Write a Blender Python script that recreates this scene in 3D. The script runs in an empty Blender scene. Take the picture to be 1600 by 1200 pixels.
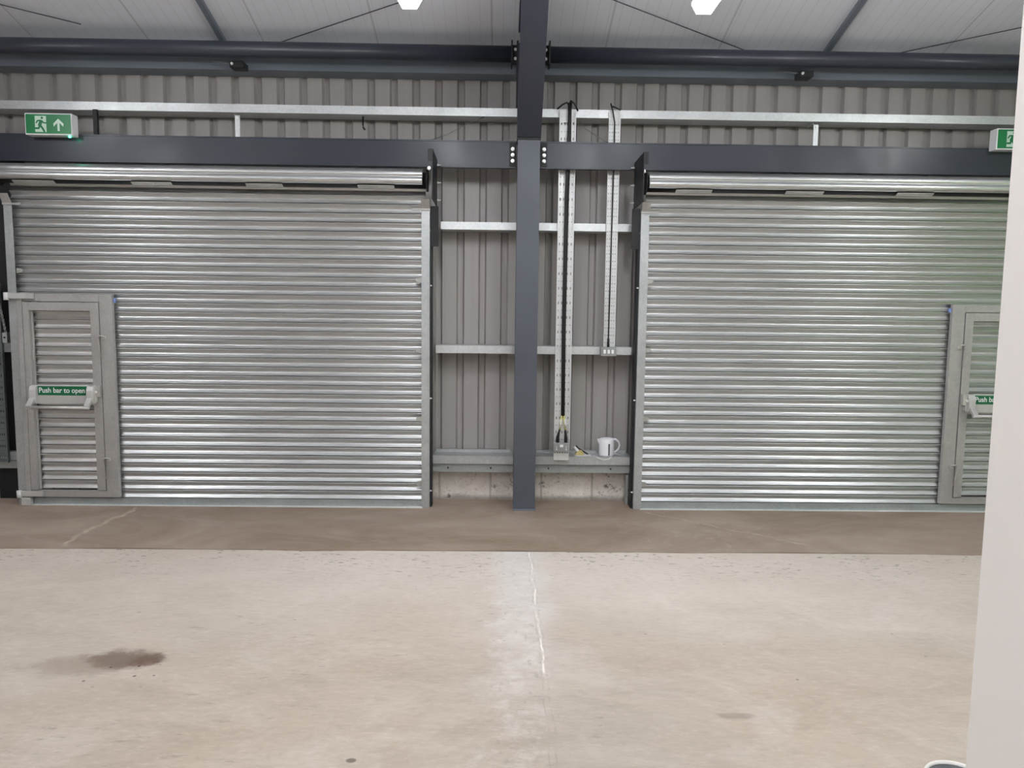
import bpy, bmesh, math, random
from mathutils import Vector, Matrix
random.seed(7)
scn = bpy.context.scene
COL = scn.collection

# ------------------------------------------------------------------ materials
def lin(r, g, b):
    f = lambda c: c / 12.92 if c <= .04045 else ((c + .055) / 1.055) ** 2.4
    return (f(r / 255), f(g / 255), f(b / 255), 1)

class NT:
    """small node-tree writer"""
    def __init__(s, name):
        s.m = bpy.data.materials.new(name); s.m.use_nodes = True
        s.t = s.m.node_tree; s.n = s.t.nodes; s.l = s.t.links
        s.b = s.n['Principled BSDF']
        s.co = s.n.new('ShaderNodeTexCoord').outputs['Object']
    def put(s, sock, v):
        if hasattr(v, 'links') or isinstance(v, bpy.types.NodeSocket): s.l.new(v, sock)
        else: sock.default_value = v
    def map(s, scale=(1, 1, 1), loc=(0, 0, 0), rot=(0, 0, 0), vec=None):
        n = s.n.new('ShaderNodeMapping'); s.l.new(vec or s.co, n.inputs[0])
        n.inputs['Scale'].default_value = scale; n.inputs['Location'].default_value = loc
        n.inputs['Rotation'].default_value = rot
        return n.outputs[0]
    def noise(s, scale, detail=3, rough=.55, vec=None, dist=0):
        n = s.n.new('ShaderNodeTexNoise'); s.l.new(vec or s.co, n.inputs['Vector'])
        n.inputs['Scale'].default_value = scale; n.inputs['Detail'].default_value = detail
        n.inputs['Roughness'].default_value = rough; n.inputs['Distortion'].default_value = dist
        return n.outputs['Fac']
    def voro(s, scale, vec=None, feature='F1', out='Distance'):
        n = s.n.new('ShaderNodeTexVoronoi'); n.feature = feature
        s.l.new(vec or s.co, n.inputs['Vector']); n.inputs['Scale'].default_value = scale
        return n.outputs[out]
    def ramp(s, fac, *stops):
        n = s.n.new('ShaderNodeValToRGB'); s.l.new(fac, n.inputs[0])
        e = n.color_ramp.elements
        while len(e) < len(stops): e.new(.5)
        for k, (p, c) in zip(e, stops):
            k.position = p; k.color = c if hasattr(c, '__len__') else (c, c, c, 1)
        return n.outputs[0]
    def mix(s, fac, a, b, mode='MIX'):
        n = s.n.new('ShaderNodeMix'); n.data_type = 'RGBA'; n.blend_type = mode
        s.put(n.inputs[0], fac); s.put(n.inputs[6], a); s.put(n.inputs[7], b)
        return n.outputs[2]
    def math(s, op, a, b=0., c=None, clamp=False):
        n = s.n.new('ShaderNodeMath'); n.operation = op; n.use_clamp = clamp
        s.put(n.inputs[0], a); s.put(n.inputs[1], b)
        if c is not None: s.put(n.inputs[2], c)
        return n.outputs[0]
    def xyz(s, vec=None):
        n = s.n.new('ShaderNodeSeparateXYZ'); s.l.new(vec or s.co, n.inputs[0]); return n.outputs
    def smooth(s, v, a, b):
        n = s.n.new('ShaderNodeMapRange'); n.interpolation_type = 'SMOOTHSTEP'
        s.put(n.inputs[0], v); n.inputs[1].default_value = a; n.inputs[2].default_value = b
        return n.outputs[0]
    def bump(s, h, strength=.3, dist=.01):
        n = s.n.new('ShaderNodeBump'); s.l.new(h, n.inputs['Height'])
        n.inputs['Strength'].default_value = strength; n.inputs['Distance'].default_value = dist
        s.l.new(n.outputs[0], s.b.inputs['Normal'])
    def set(s, **k):
        for a, v in k.items(): s.put(s.b.inputs[{'col': 'Base Color', 'rough': 'Roughness', 'metal': 'Metallic', 'spec': 'Specular IOR Level'}[a]], v)
        return s.m

M = {}
def plain(name, col, rough=.5, metal=0., var=.12, scale=6., spec=.5):
    t = NT(name)
    f = t.noise(scale, 4)
    dk = tuple(c * (1 - var) for c in col[:3]) + (1,); lt = tuple(min(1, c * (1 + var)) for c in col[:3]) + (1,)
    t.set(col=t.ramp(f, (.3, dk), (.7, lt)), rough=rough, metal=metal, spec=spec)
    M[name] = t.m; return t.m

def galv(name, lo, hi, rough, metal=.85, stretch=(1, 1, 1), wave=.12):
    t = NT(name)
    v = t.map(scale=stretch)
    a = t.noise(3.5, 5, .6, v); b = t.voro(70, v, out='Color')
    sp = t.n.new('ShaderNodeSeparateColor'); t.l.new(b, sp.inputs[0])
    f = t.math('ADD', t.math('MULTIPLY', a, .8), t.math('MULTIPLY', sp.outputs[0], .2))
    t.set(col=t.ramp(f, (.3, lo), (.7, hi)), metal=metal,
          rough=t.ramp(t.noise(9, 3, .5, v), (.3, rough - .05), (.7, rough + .07)))
    if wave: t.bump(t.noise(5, 2, .5, v), wave, .02)
    M[name] = t.m; return t.m

galv('lath_zinc', (.57, .58, .585, 1), (.67, .68, .68, 1), .35, .93, (.35, 1, 3), 0)
galv('slat_zinc', (.62, .61, .60, 1), (.72, .71, .70, 1), .37, .88, (.35, 1, 3), 0)
galv('zinc', (.42, .44, .45, 1), (.56, .58, .585, 1), .46, .7)
galv('zinc_bright', (.58, .60, .61, 1), (.72, .74, .75, 1), .42, .75)
galv('tray_zinc', (.72, .73, .73, 1), (.82, .83, .83, 1), .50, .55)
galv('door_zinc', (.40, .39, .385, 1), (.50, .49, .48, 1), .5, .55)
galv('flash_zinc', (.33, .36, .36, 1), (.44, .47, .465, 1), .5, .6)

galv('dark_zinc', (.12, .14, .14, 1), (.18, .20, .20, 1), .55, .4)  # darker grey-green zinc tone for the far tray
def steel_paint(name, col, rough):
    t = NT(name)
    sm = t.smooth(t.noise(1.1, 3, .5), .3, .7); rg = t.smooth(t.noise(2.4, 3, .5), .3, .7)
    c = t.mix(sm, tuple(x * .9 for x in col[:3]) + (1,), tuple(x * 1.12 for x in col[:3]) + (1,))
    t.set(col=c, rough=t.math('MULTIPLY_ADD', rg, .12, rough - .04))
    M[name] = t.m; return t.m
steel_paint('steel_paint', lin(49, 53, 64), .34)
steel_paint('column_paint', lin(80, 84, 93), .42)
steel_paint('eaves_paint', lin(104, 112, 123), .42)
steel_paint('black_steel', lin(21, 22, 26), .55)
plain('black_rubber', lin(22, 22, 24), .5, var=.2)
plain('white_plastic', lin(232, 232, 234), .35, var=.02)
plain('off_white_plastic', lin(215, 216, 216), .45, var=.03)
plain('kettle_white', lin(238, 238, 244), .28, var=.02)
plain('window_grey', lin(92, 92, 100), .25)
plain('rocker_white', lin(240, 240, 238), .4, var=.01)
plain('box_grey', lin(150, 152, 152), .45, metal=.3)
plain('handle_silver', (.62, .61, .59, 1), .38, metal=.7)
plain('bar_silver', (.58, .57, .56, 1), .45, metal=.45)
plain('bolt_zinc', (.80, .80, .80, 1), .35, metal=.6)
plain('yellow_plastic', lin(216, 204, 120), .5)
plain('tan_plastic', lin(188, 172, 116), .55, var=.25, scale=60)
plain('red_plastic', lin(120, 28, 44), .5)
plain('blue_film', lin(128, 150, 205), .35)
plain('sign_green', lin(14, 118, 66), .35, var=.03)
plain('notice_green', lin(8, 98, 60), .4, var=.03)
plain('sign_pale', lin(196, 222, 205), .4, var=.02)
plain('chain_steel', (.2, .2, .2, 1), .4, metal=.7)
plain('strap_grey', (.50, .50, .48, 1), .45, metal=.6)
plain('bucket_white', lin(226, 222, 218), .35, var=.02)
plain('bucket_grey', lin(112, 114, 118), .4, var=.05)
plain('paint_white', lin(240, 240, 240), .2, var=.01)
plain('hedge_green', lin(150, 178, 96), .8, var=.5, scale=9)
plain('grass_green', lin(140, 165, 95), .9, var=.3, scale=2)
plain('hall_wall', lin(176, 172, 168), .6, var=.05)

def emit(name, col, strength):
    t = NT(name); t.b.inputs['Base Color'].default_value = col
    t.b.inputs['Emission Color'].default_value = col; t.b.inputs['Emission Strength'].default_value = strength
    M[name] = t.m
emit('lamp_diffuser', (.965, .98, 1, 1), 34)
emit('green_led', (.05, 1, .55, 1), 9)

# cladding: grey-brown coated sheet with faint vertical streaks
t = NT('cladding_sheet')
st = t.noise(1, 4, .6, t.map(scale=(26, 1, .5)))
t.set(col=t.mix(t.ramp(st, (.3, 0.), (.7, 1.)), lin(157, 153, 151), lin(162, 158, 156)), rough=.45)
M['cladding_sheet'] = t.m
# white roof liner: fine ribs and sheet seams along the slope
t = NT('roof_liner')
x = t.xyz()[0]
fine = t.math('PINGPONG', x, .045)
seam = t.math('PINGPONG', t.math('ADD', x, 1.02), .465)
sm = t.math('SUBTRACT', 1., t.smooth(seam, .004, .012))
fl = t.math('MULTIPLY', t.math('SUBTRACT', 1., t.smooth(fine, .001, .005)), t.math('MULTIPLY', t.noise(.7, 2), .42))
c = t.mix(t.math('MULTIPLY', t.noise(1.1, 4), .25), lin(216, 219, 227), lin(190, 193, 201))
c = t.mix(fl, c, lin(150, 150, 154)); c = t.mix(t.math('MULTIPLY', sm, .35), c, lin(120, 120, 126))
t.set(col=c, rough=.36)
M['roof_liner'] = t.m
# white partition wall
t = NT('white_wall')
t.set(col=t.mix(t.noise(.8, 3), lin(243, 238, 234), lin(246, 241, 238)), rough=.6)
M['white_wall'] = t.m

# main floor slab
t = NT('concrete_floor')
X, Y, Z = t.xyz()
big = t.noise(.55, 5, .6); mid = t.noise(2.6, 6, .65, t.map(scale=(.7, 1.5, 1)), .6)
c = t.mix(t.ramp(big, (.35, 0.), (.65, 1.)), lin(180, 165, 150), lin(187, 177, 165))
c = t.mix(t.math('MULTIPLY', t.ramp(mid, (.42, 0.), (.72, 1.)), .42), c, lin(152, 138, 125))
c = t.mix(t.math('MULTIPLY', t.ramp(t.noise(1.4, 5, .7, t.map(loc=(3, 7, 0)), .8), (.52, 0.), (.7, 1.)), .5), c, lin(206, 197, 187))
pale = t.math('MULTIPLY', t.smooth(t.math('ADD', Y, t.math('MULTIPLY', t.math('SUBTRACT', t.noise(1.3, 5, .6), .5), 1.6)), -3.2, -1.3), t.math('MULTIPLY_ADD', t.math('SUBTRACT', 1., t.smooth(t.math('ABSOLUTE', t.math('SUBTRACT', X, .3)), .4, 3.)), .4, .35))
c = t.mix(pale, c, lin(217, 207, 197))  # brighter floor under the front lamps, painted in with pale dust
# scuffs and tread marks
scf = t.math('MULTIPLY', t.ramp(t.noise(20, 4, .7, t.map(scale=(.35, 1.2, 1), rot=(0, 0, .35))), (.60, 0.), (.70, 1.)),
             t.ramp(t.noise(1.1, 3, .5, t.map(loc=(9, 2, 4))), (.50, 0.), (.66, 1.)))
c = t.mix(t.math('MULTIPLY', scf, .55), c, lin(120, 112, 106))
nearedge = t.math('MULTIPLY', t.smooth(Y, -1.95, -1.25), t.ramp(t.noise(30, 3, .7, t.map(scale=(.5, 1, 1))), (.59, 0.), (.66, 1.)))
nearedge = t.math('MULTIPLY', nearedge, t.ramp(t.noise(2.2, 2), (.38, 0.), (.55, 1.)))
c = t.mix(t.math('MULTIPLY', nearedge, .85), c, lin(104, 98, 95))
# pits
pit = t.math('MULTIPLY', t.math('SUBTRACT', 1., t.smooth(t.voro(5.5), .035, .06)), t.ramp(t.noise(2.3, 2, vec=t.map(loc=(1, 1, 1))), (.5, 0.), (.6, 1.)))
c = t.mix(t.math('MULTIPLY', pit, .7), c, lin(100, 88, 80))
# filled joint running up to the column, pale band around it
wob = t.math('MULTIPLY', t.math('SUBTRACT', t.noise(3.5, 5), .5), .05)
jx = t.math('ABSOLUTE', t.math('ADD', t.math('SUBTRACT', X, .222), wob))
bandn = t.math('ADD', t.math('ABSOLUTE', t.math('SUBTRACT', X, .15)), t.math('MULTIPLY', t.math('SUBTRACT', t.noise(3, 5, .65), .5), .35))
band = t.math('MULTIPLY', t.math('SUBTRACT', 1., t.smooth(bandn, .05, .24)), t.smooth(Y, -3.6, -2.0))
c = t.mix(t.math('MULTIPLY', band, .6), c, lin(214, 209, 206))
ragged = t.math('SUBTRACT', 1., t.smooth(t.math('ADD', t.math('ABSOLUTE', t.math('SUBTRACT', X, .10)), t.math('MULTIPLY', t.math('SUBTRACT', t.noise(4, 5, .7), .5), .5)), .10, .17))
rp = t.math('MULTIPLY', ragged, t.ramp(t.noise(7, 6, .7, t.map(loc=(5, 1, 0))), (.46, 0.), (.60, 1.)))
c = t.mix(t.math('MULTIPLY', rp, .30), c, lin(228, 223, 219))
rd = t.math('MULTIPLY', ragged, t.ramp(t.noise(18, 5, .75, t.map(scale=(1, .5, 1), loc=(2, 8, 0))), (.58, 0.), (.66, 1.)))
c = t.mix(t.math('MULTIPLY', rd, .4), c, lin(142, 136, 132))
fine = t.noise(38, 5, .75, t.map(scale=(.45, 1.1, 1), rot=(0, 0, .2)))
c = t.mix(t.math('MULTIPLY', t.ramp(fine, (.52, 0.), (.68, 1.)), .22), c, lin(142, 130, 120))
c = t.mix(t.math('MULTIPLY', t.ramp(fine, (.34, 1.), (.46, 0.)), .16), c, lin(226, 218, 210))
jl = t.math('MULTIPLY', t.math('SUBTRACT', 1., t.smooth(jx, .002, .007)), t.math('MULTIPLY', t.smooth(Y, -3.15, -2.9), t.ramp(t.noise(6, 4), (.42, 0.), (.56, .85))))
c = t.mix(jl, c, lin(243, 236, 230))
jd = t.math('MULTIPLY', t.math('SUBTRACT', 1., t.smooth(t.math('ABSOLUTE', t.math('SUBTRACT', jx, .014)), .001, .006)), t.ramp(t.noise(9, 3), (.45, 0.), (.6, 1.)))
c = t.mix(t.math('MULTIPLY', jd, .3), c, lin(140, 130, 122))
# dark oily stain
def blob(cx, cy, rx, ry, rot=0., amp=.5, sc=9):
    v = t.map(loc=(-cx, -cy, 0))
    v2 = t.map(scale=(1 / rx, 1 / ry, 0), rot=(0, 0, rot), vec=v)
    ln = t.n.new('ShaderNodeVectorMath'); ln.operation = 'LENGTH'; t.l.new(v2, ln.inputs[0])
    return t.math('ADD', ln.outputs['Value'], t.math('MULTIPLY', t.math('SUBTRACT', t.noise(sc, 5, .65), .5), amp))
st = t.math('SUBTRACT', 1., t.smooth(blob(-1.79, -2.83, .23, .115, -.1, 1.3, 12), .5, 1.05))
c = t.mix(t.math('MULTIPLY', st, .8), c, lin(104, 86, 74))
st2 = t.math('SUBTRACT', 1., t.smooth(blob(-1.68, -2.84, .10, .085, 0, 1.4, 20), .5, .9))
c = t.mix(t.math('MULTIPLY', st2, .6), c, lin(96, 70, 58))
st3 = t.math('SUBTRACT', 1., t.smooth(blob(-1.98, -2.90, .30, .12, -.3, 1.3, 8), .45, 1.1))
c = t.mix(t.math('MULTIPLY', st3, .42), c, lin(128, 110, 98))
sp = t.math('MULTIPLY', t.math('SUBTRACT', 1., t.smooth(blob(-1.72, -2.98, .26, .14, 0, .3), .6, 1.1)), t.math('SUBTRACT', 1., t.smooth(t.voro(17), .10, .16)))
c = t.mix(t.math('MULTIPLY', sp, .8), c, lin(66, 52, 46))
ds = t.math('SUBTRACT', 1., t.smooth(blob(-.545, -3.645, .022, .016, .3, .3), .7, 1.1))
c = t.mix(t.math('MULTIPLY', ds, .75), c, lin(84, 76, 66))
ds = t.math('SUBTRACT', 1., t.smooth(blob(1.02, -3.32, .09, .028, -.75, .9, 14), .5, 1.1))
c = t.mix(t.math('MULTIPLY', ds, .4), c, lin(120, 106, 94))
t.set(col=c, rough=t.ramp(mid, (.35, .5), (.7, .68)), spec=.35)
t.bump(t.noise(14, 5, .65), .12, .01)
M['concrete_floor'] = t.m

# newer brown screed strip under the shutters
t = NT('brown_screed')
X, Y, Z = t.xyz()
a = t.noise(1.3, 6, .65, t.map(scale=(.7, 1.2, 1), rot=(0, 0, .4)), .9); b = t.noise(6, 5, .7, t.map(scale=(.5, 1.5, 1), rot=(0, 0, .5)), .5)
c = t.mix(t.ramp(a, (.36, 0.), (.66, 1.)), lin(139, 121, 107), lin(164, 148, 135))
c = t.mix(t.math('MULTIPLY', t.ramp(b, (.55, 0.), (.75, 1.)), .28), c, lin(188, 174, 162))
# pale tide lines left where puddles dried, only around two places
con = t.math('PINGPONG', t.noise(1.05, 4, .5, t.map(loc=(.4, .3, 0)), .5), .06)
line = t.math('SUBTRACT', 1., t.smooth(con, .001, .005))
def place(cx, cy, rx, ry):
    v2 = t.map(scale=(1 / rx, 1 / ry, 0), vec=t.map(loc=(-cx, -cy, 0)))
    ln = t.n.new('ShaderNodeVectorMath'); ln.operation = 'LENGTH'; t.l.new(v2, ln.inputs[0])
    return t.math('SUBTRACT', 1., t.smooth(ln.outputs['Value'], .6, 1.))
zone = t.math('MAXIMUM', place(1.65, -.62, .9, .65), t.math('MULTIPLY', place(.2, -1., .5, .25), .6))
c = t.mix(t.math('MULTIPLY', t.math('MULTIPLY', line, zone), .2), c, lin(196, 180, 166))
def crack(x0, y0, x1, y1, w, wob, amt):
    global c
    dx, dy = x1 - x0, y1 - y0; L = math.hypot(dx, dy)
    u = t.math('ADD', t.math('MULTIPLY', t.math('SUBTRACT', X, x0), dx / L), t.math('MULTIPLY', t.math('SUBTRACT', Y, y0), dy / L))
    v = t.math('ADD', t.math('MULTIPLY', t.math('SUBTRACT', X, x0), -dy / L), t.math('MULTIPLY', t.math('SUBTRACT', Y, y0), dx / L))
    v = t.math('ABSOLUTE', t.math('ADD', v, t.math('MULTIPLY', t.math('SUBTRACT', t.noise(3.2, 5, .6), .5), wob)))
    mk = t.math('MULTIPLY', t.math('SUBTRACT', 1., t.smooth(v, w * .3, w)), t.math('MULTIPLY', t.smooth(u, -.05, .05), t.math('SUBTRACT', 1., t.smooth(u, L - .06, L + .04))))
    mk = t.math('MULTIPLY', mk, t.ramp(t.noise(11, 4), (.35, .25), (.6, 1.)))
    c = t.mix(t.math('MULTIPLY', mk, amt), c, lin(196, 180, 166))
crack(-3.02, -.10, -3.06, -1.12, .030, .22, .75)
crack(1.24, -.12, 2.25, -1.0, .016, .2, .6)
# even roughness and fine bump over the whole strip
t.set(col=c, rough=.62, spec=.3)
t.bump(t.noise(9, 5, .65), .1, .01)
M['brown_screed'] = t.m

# blockwork plinth
t = NT('concrete_block')
X, Y, Z = t.xyz()
n1 = t.noise(9, 6, .7); n2 = t.noise(42, 4, .7)
c = t.mix(t.ramp(n1, (.35, 0.), (.65, 1.)), lin(218, 209, 201), lin(236, 229, 222))
c = t.mix(t.math('MULTIPLY', t.ramp(n2, (.58, 0.), (.68, 1.)), .5), c, lin(120, 108, 100))
stn = t.math('MULTIPLY', t.ramp(t.noise(5, 6, .75, t.map(loc=(2.3, 0, 1))), (.56, 0.), (.62, 1.)), t.ramp(n2, (.42, 0.), (.6, 1.)))
c = t.mix(t.math('MULTIPLY', stn, .75), c, lin(58, 50, 46))
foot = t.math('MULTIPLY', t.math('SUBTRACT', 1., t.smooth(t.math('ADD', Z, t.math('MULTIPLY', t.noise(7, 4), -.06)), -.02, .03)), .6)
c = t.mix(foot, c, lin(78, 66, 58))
jn = t.math('SUBTRACT', 1., t.smooth(t.math('PINGPONG', t.math('ADD', X, .073), .225), .004, .014))
c = t.mix(t.math('MULTIPLY', jn, .5), c, lin(140, 130, 122))
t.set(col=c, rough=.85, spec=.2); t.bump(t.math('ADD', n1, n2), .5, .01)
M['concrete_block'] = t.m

# ------------------------------------------------------------------ mesh helpers
class MB:
    def __init__(s): s.bm = bmesh.new()
    def box(s, x0, x1, y0, y1, z0, z1):
        vs = [s.bm.verts.new((x, y, z)) for x in (x0, x1) for y in (y0, y1) for z in (z0, z1)]
        for f in ((0, 1, 3, 2), (4, 6, 7, 5), (0, 4, 5, 1), (2, 3, 7, 6), (0, 2, 6, 4), (1, 5, 7, 3)): s.bm.faces.new([vs[i] for i in f])
        return s
    def quad(s, *p):
        s.bm.faces.new([s.bm.verts.new(q) for q in p]); return s
    def prism(s, pts, axis, a, b):
        """closed outline extruded along an axis ('X': pts are (y,z); 'Y': (x,z); 'Z': (x,y))"""
        def P(q, w): return {'X': (w, q[0], q[1]), 'Y': (q[0], w, q[1]), 'Z': (q[0], q[1], w)}[axis]
        A = [s.bm.verts.new(P(q, a)) for q in pts]; B = [s.bm.verts.new(P(q, b)) for q in pts]
        s.bm.faces.new(A); s.bm.faces.new(B[::-1])
        n = len(pts)
        for i in range(n): s.bm.faces.new((A[i], B[i], B[(i + 1) % n], A[(i + 1) % n]))
        return s
    def tube(s, pts, r, n=10, smooth=True):
        pts = [Vector(p) for p in pts]; rings = []
        rs = r if hasattr(r, '__len__') else [r] * len(pts)
        for i, p in enumerate(pts):
            d = (pts[min(i + 1, len(pts) - 1)] - pts[max(i - 1, 0)]).normalized()
            up = Vector((0, 0, 1)) if abs(d.z) < .9 else Vector((0, 1, 0))
            a = d.cross(up).normalized(); b = d.cross(a)
            rings.append([s.bm.verts.new(p + rs[i] * (math.cos(2 * math.pi * k / n) * a + math.sin(2 * math.pi * k / n) * b)) for k in range(n)])
        for A, B in zip(rings, rings[1:]):
            for k in range(n):
                f = s.bm.faces.new((A[k], A[(k + 1) % n], B[(k + 1) % n], B[k])); f.smooth = smooth
        s.bm.faces.new(rings[0]); s.bm.faces.new(rings[-1][::-1])
        return s
    def lathe(s, prof, cx, cy, n=32, close=True):
        rings = [[s.bm.verts.new((cx + r * math.cos(2 * math.pi * k / n), cy + r * math.sin(2 * math.pi * k / n), z)) for k in range(n)] for r, z in prof]
        for A, B in zip(rings, rings[1:]):
            for k in range(n):
                f = s.bm.faces.new((A[k], A[(k + 1) % n], B[(k + 1) % n], B[k])); f.smooth = True
        if close: s.bm.faces.new(rings[0][::-1]); s.bm.faces.new(rings[-1])
        return s
    def strip(s, path, x0, x1, smooth=True):
        """open (y,z) polyline swept along X"""
        A = [s.bm.verts.new((x0, y, z)) for y, z in path]; B = [s.bm.verts.new((x1, y, z)) for y, z in path]
        for i in range(len(path) - 1):
            f = s.bm.faces.new((A[i], A[i + 1], B[i + 1], B[i])); f.smooth = smooth
        return s

OFF = {}
def props(o, label=None, cat=None, group=None, kind=None):
    if label: o['label'] = label
    if cat: o['category'] = cat
    if group: o['group'] = group
    if kind: o['kind'] = kind
    return o
def build(mb, name, mat, parent=None, bevel=0., label=None, origin=None, **k):
    bm = mb.bm
    bmesh.ops.recalc_face_normals(bm, faces=bm.faces)
    if parent is not None: off = OFF[parent.name]
    elif origin is not None: off = Vector(origin)
    else:
        cs = [v.co for v in bm.verts]
        lo = Vector([min(c[i] for c in cs) for i in range(3)]); hi = Vector([max(c[i] for c in cs) for i in range(3)])
        off = Vector(((lo.x + hi.x) / 2, (lo.y + hi.y) / 2, lo.z))
    bmesh.ops.translate(bm, verts=bm.verts, vec=-off)
    me = bpy.data.meshes.new(name); bm.to_mesh(me); bm.free()
    me.materials.append(M[mat])
    o = bpy.data.objects.new(name, me); COL.objects.link(o)
    OFF[o.name] = off
    if parent is not None: o.parent = parent
    else: o.location = off
    if bevel:
        b = o.modifiers.new('Bevel', 'BEVEL'); b.width = bevel; b.segments = 2; b.limit_method = 'ANGLE'; b.angle_limit = .6
    if label: o['label'] = label
    props(o, None, k.get('cat'), k.get('group'), k.get('kind'))
    return o
def thing(name, loc, label, cat, group=None):
    o = bpy.data.objects.new(name, None); COL.objects.link(o); o.location = loc; o.empty_display_size = .1
    OFF[o.name] = Vector(loc)
    return props(o, label, cat, group, 'thing')
def copy_tree(o, parent=None):
    c = o.copy(); COL.objects.link(c)
    if parent is not None: c.parent = parent
    for ch in o.children: copy_tree(ch, c)
    return c
def text_mesh(body, size, x, y, z, width=None, bold=.0, thick=.001):
    cu = bpy.data.curves.new('lettering', 'FONT'); cu.body = body; cu.size = size; cu.offset = bold; cu.extrude = thick
    ob = bpy.data.objects.new('lettering_tmp', cu); COL.objects.link(ob)
    dg = bpy.context.evaluated_depsgraph_get(); dg.update()
    me = bpy.data.meshes.new_from_object(ob.evaluated_get(dg))
    bpy.data.objects.remove(ob); bpy.data.curves.remove(cu)
    mb = MB(); mb.bm.from_mesh(me); bpy.data.meshes.remove(me)
    xs = [v.co.x for v in mb.bm.verts]; s = width / (max(xs) - min(xs)) if width else 1.; x00 = min(xs)
    for v in mb.bm.verts:
        v.co = Vector((x + (v.co.x - x00) * s, y - v.co.z, z + v.co.y))
    return mb
def hexbolt(mb, p, d, r, h):
    p = Vector(p); d = Vector(d)
    mb.tube([p, p + d * h * .35], r * 1.25, 14); mb.tube([p + d * h * .35, p + d * h], r, 6, False)

# ------------------------------------------------------------------ the setting
RZ, RS = 3.86, .275                                     # roof height over the wall line and slope
def roof(y): return RZ - RS * y
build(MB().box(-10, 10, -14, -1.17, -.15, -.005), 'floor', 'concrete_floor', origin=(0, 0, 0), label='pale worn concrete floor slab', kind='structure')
mb = MB()
N = 60; edge = [(-10 + 20 * i / N, -1.168 + .012 * math.sin(i * .9) + .01 * math.sin(i * 2.3 + 1)) for i in range(N + 1)]
mb.prism([(-10, .5)] + edge + [(10, .5)], 'Z', -.15, 0.)
build(mb, 'floor', 'brown_screed', origin=(0, 0, 0), label='brown screed strip of newer concrete under the shutters', kind='structure')

def cladding(x0, x1, z0, z1, y=.306, pitch=.1903, ph=-.350):
    mb = MB(); pts = []
    i = math.floor((x0 - ph) / pitch) - 1
    while ph + i * pitch < x1 + pitch:
        cx = ph + i * pitch
        pts += [(cx - .034, y), (cx - .021, y + .038), (cx + .021, y + .038), (cx + .034, y)]
        i += 1
    pts = [p for p in pts if x0 <= p[0] <= x1]
    A = [mb.bm.verts.new((px, py, z0)) for px, py in pts]; B = [mb.bm.verts.new((px, py, z1)) for px, py in pts]
    for i in range(len(pts) - 1): mb.bm.faces.new((A[i], A[i + 1], B[i + 1], B[i]))
    return mb
build(cladding(-10, 10, .255, 3.80), 'wall_front', 'cladding_sheet', origin=(0, 0, 0), label='grey-brown ribbed metal cladding behind the steel rails', kind='structure')
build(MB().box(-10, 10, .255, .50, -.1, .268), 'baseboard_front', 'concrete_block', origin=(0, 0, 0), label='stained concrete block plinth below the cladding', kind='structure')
# roof liner: two slopes meeting at a ridge
mb = MB()
mb.prism([(.45, roof(.45)), (-7, roof(-7)), (-14.1, roof(-7) - RS * 7.1), (-14.1, roof(-7) - RS * 7.1 + .08), (-7, roof(-7) + .08), (.45, roof(.45) + .08)], 'X', -10, 10)
build(mb, 'ceiling', 'roof_liner', origin=(0, 0, 0), label='white sheeted sloping roof lining', kind='structure')
# the rest of the hall, seen only in reflections
build(MB().box(-10.2, -10, -14, .5, -.1, 6.2), 'wall_left', 'hall_wall', kind='structure')
mb = MB(); mb.box(10, 10.2, -14, -11.2, -.1, 6.2); mb.box(10, 10.2, -6.2, .5, -.1, 6.2); mb.box(10, 10.2, -11.2, -6.2, 3.6, 6.2)
build(mb, 'wall_right', 'hall_wall', kind='structure')
build(MB().box(-10.2, 10.2, -14.2, -14, -.1, 4.2), 'wall_back', 'hall_wall', kind='structure')
build(MB().box(10.2, 45, -30, 16, -.3, -.02), 'ground', 'grass_green', kind='structure', label='grass outside the open end door')
mb = MB(); nx, nz = 60, 14
G = [[mb.bm.verts.new((19 + .5 * math.sin(i * 1.7 + k) + .35 * random.random() - .10 * k, -26 + i * .62, -.05 + k * .42 + .25 * math.sin(i * .9) * (k / nz))) for i in range(nx)] for k in range(nz)]
for k in range(nz - 1):
    for i in range(nx - 1): mb.bm.faces.new((G[k][i], G[k][i + 1], G[k + 1][i + 1], G[k + 1][i])).smooth = True
mb.box(19.6, 20.6, -26, 10, -.05, 4.8)
build(mb, 'hedge', 'hedge_green', label='tall light green hedge outside the open end door', cat='hedge', kind='thing')
# white partition that closes the picture beside the camera
build(MB().box(.996, 1.14, -9.5, -4.85, -.003, 3.3), 'wall_partition', 'white_wall', bevel=.006, label='plain white partition wall end standing close to the camera', kind='structure')

# ------------------------------------------------------------------ steelwork
col = thing('steel_column', (.215, 0, 0), 'dark grey steel column standing between the two roller shutters', 'column')
mb = MB(); x0, x1 = .124, .306
mb.box(x0, x1, -.105, -.092, 0.012, 3.035); mb.box(x0, x1, .085, .098, 0.012, 3.035); mb.box(.211, .219, -.092, .085, 0.012, 3.035)
build(mb, 'shaft', 'column_paint', col, .0015)
build(MB().box(x0 - .004, x1 + .004, -.112, .105, 0., .014), 'base_plate', 'eaves_paint', col, .002)
build(MB().box(x0 - .003, x1 + .003, -.112, .10, 3.035, 3.05), 'cap_plate', 'black_steel', col, .001)
raf = thing('portal_rafter', (.215, -.1, 3.05), 'dark grey steel roof rafter with a sloping haunch above the column', 'rafter')
x0, x1 = .12, .31
mb = MB()
mb.prism([(-.12, 3.052), (-1.0, 3.875), (-1.0, 3.893), (-.108, 3.06), (-.108, 3.052)], 'X', x0, x1)
mb.prism([(-.11, 3.055), (-.99, 3.88), (-.99, roof(-.99) - .03), (-.11, roof(-.11) - .03)], 'X', .21, .22)
build(mb, 'haunch', 'steel_paint', raf)
mb = MB()
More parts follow.
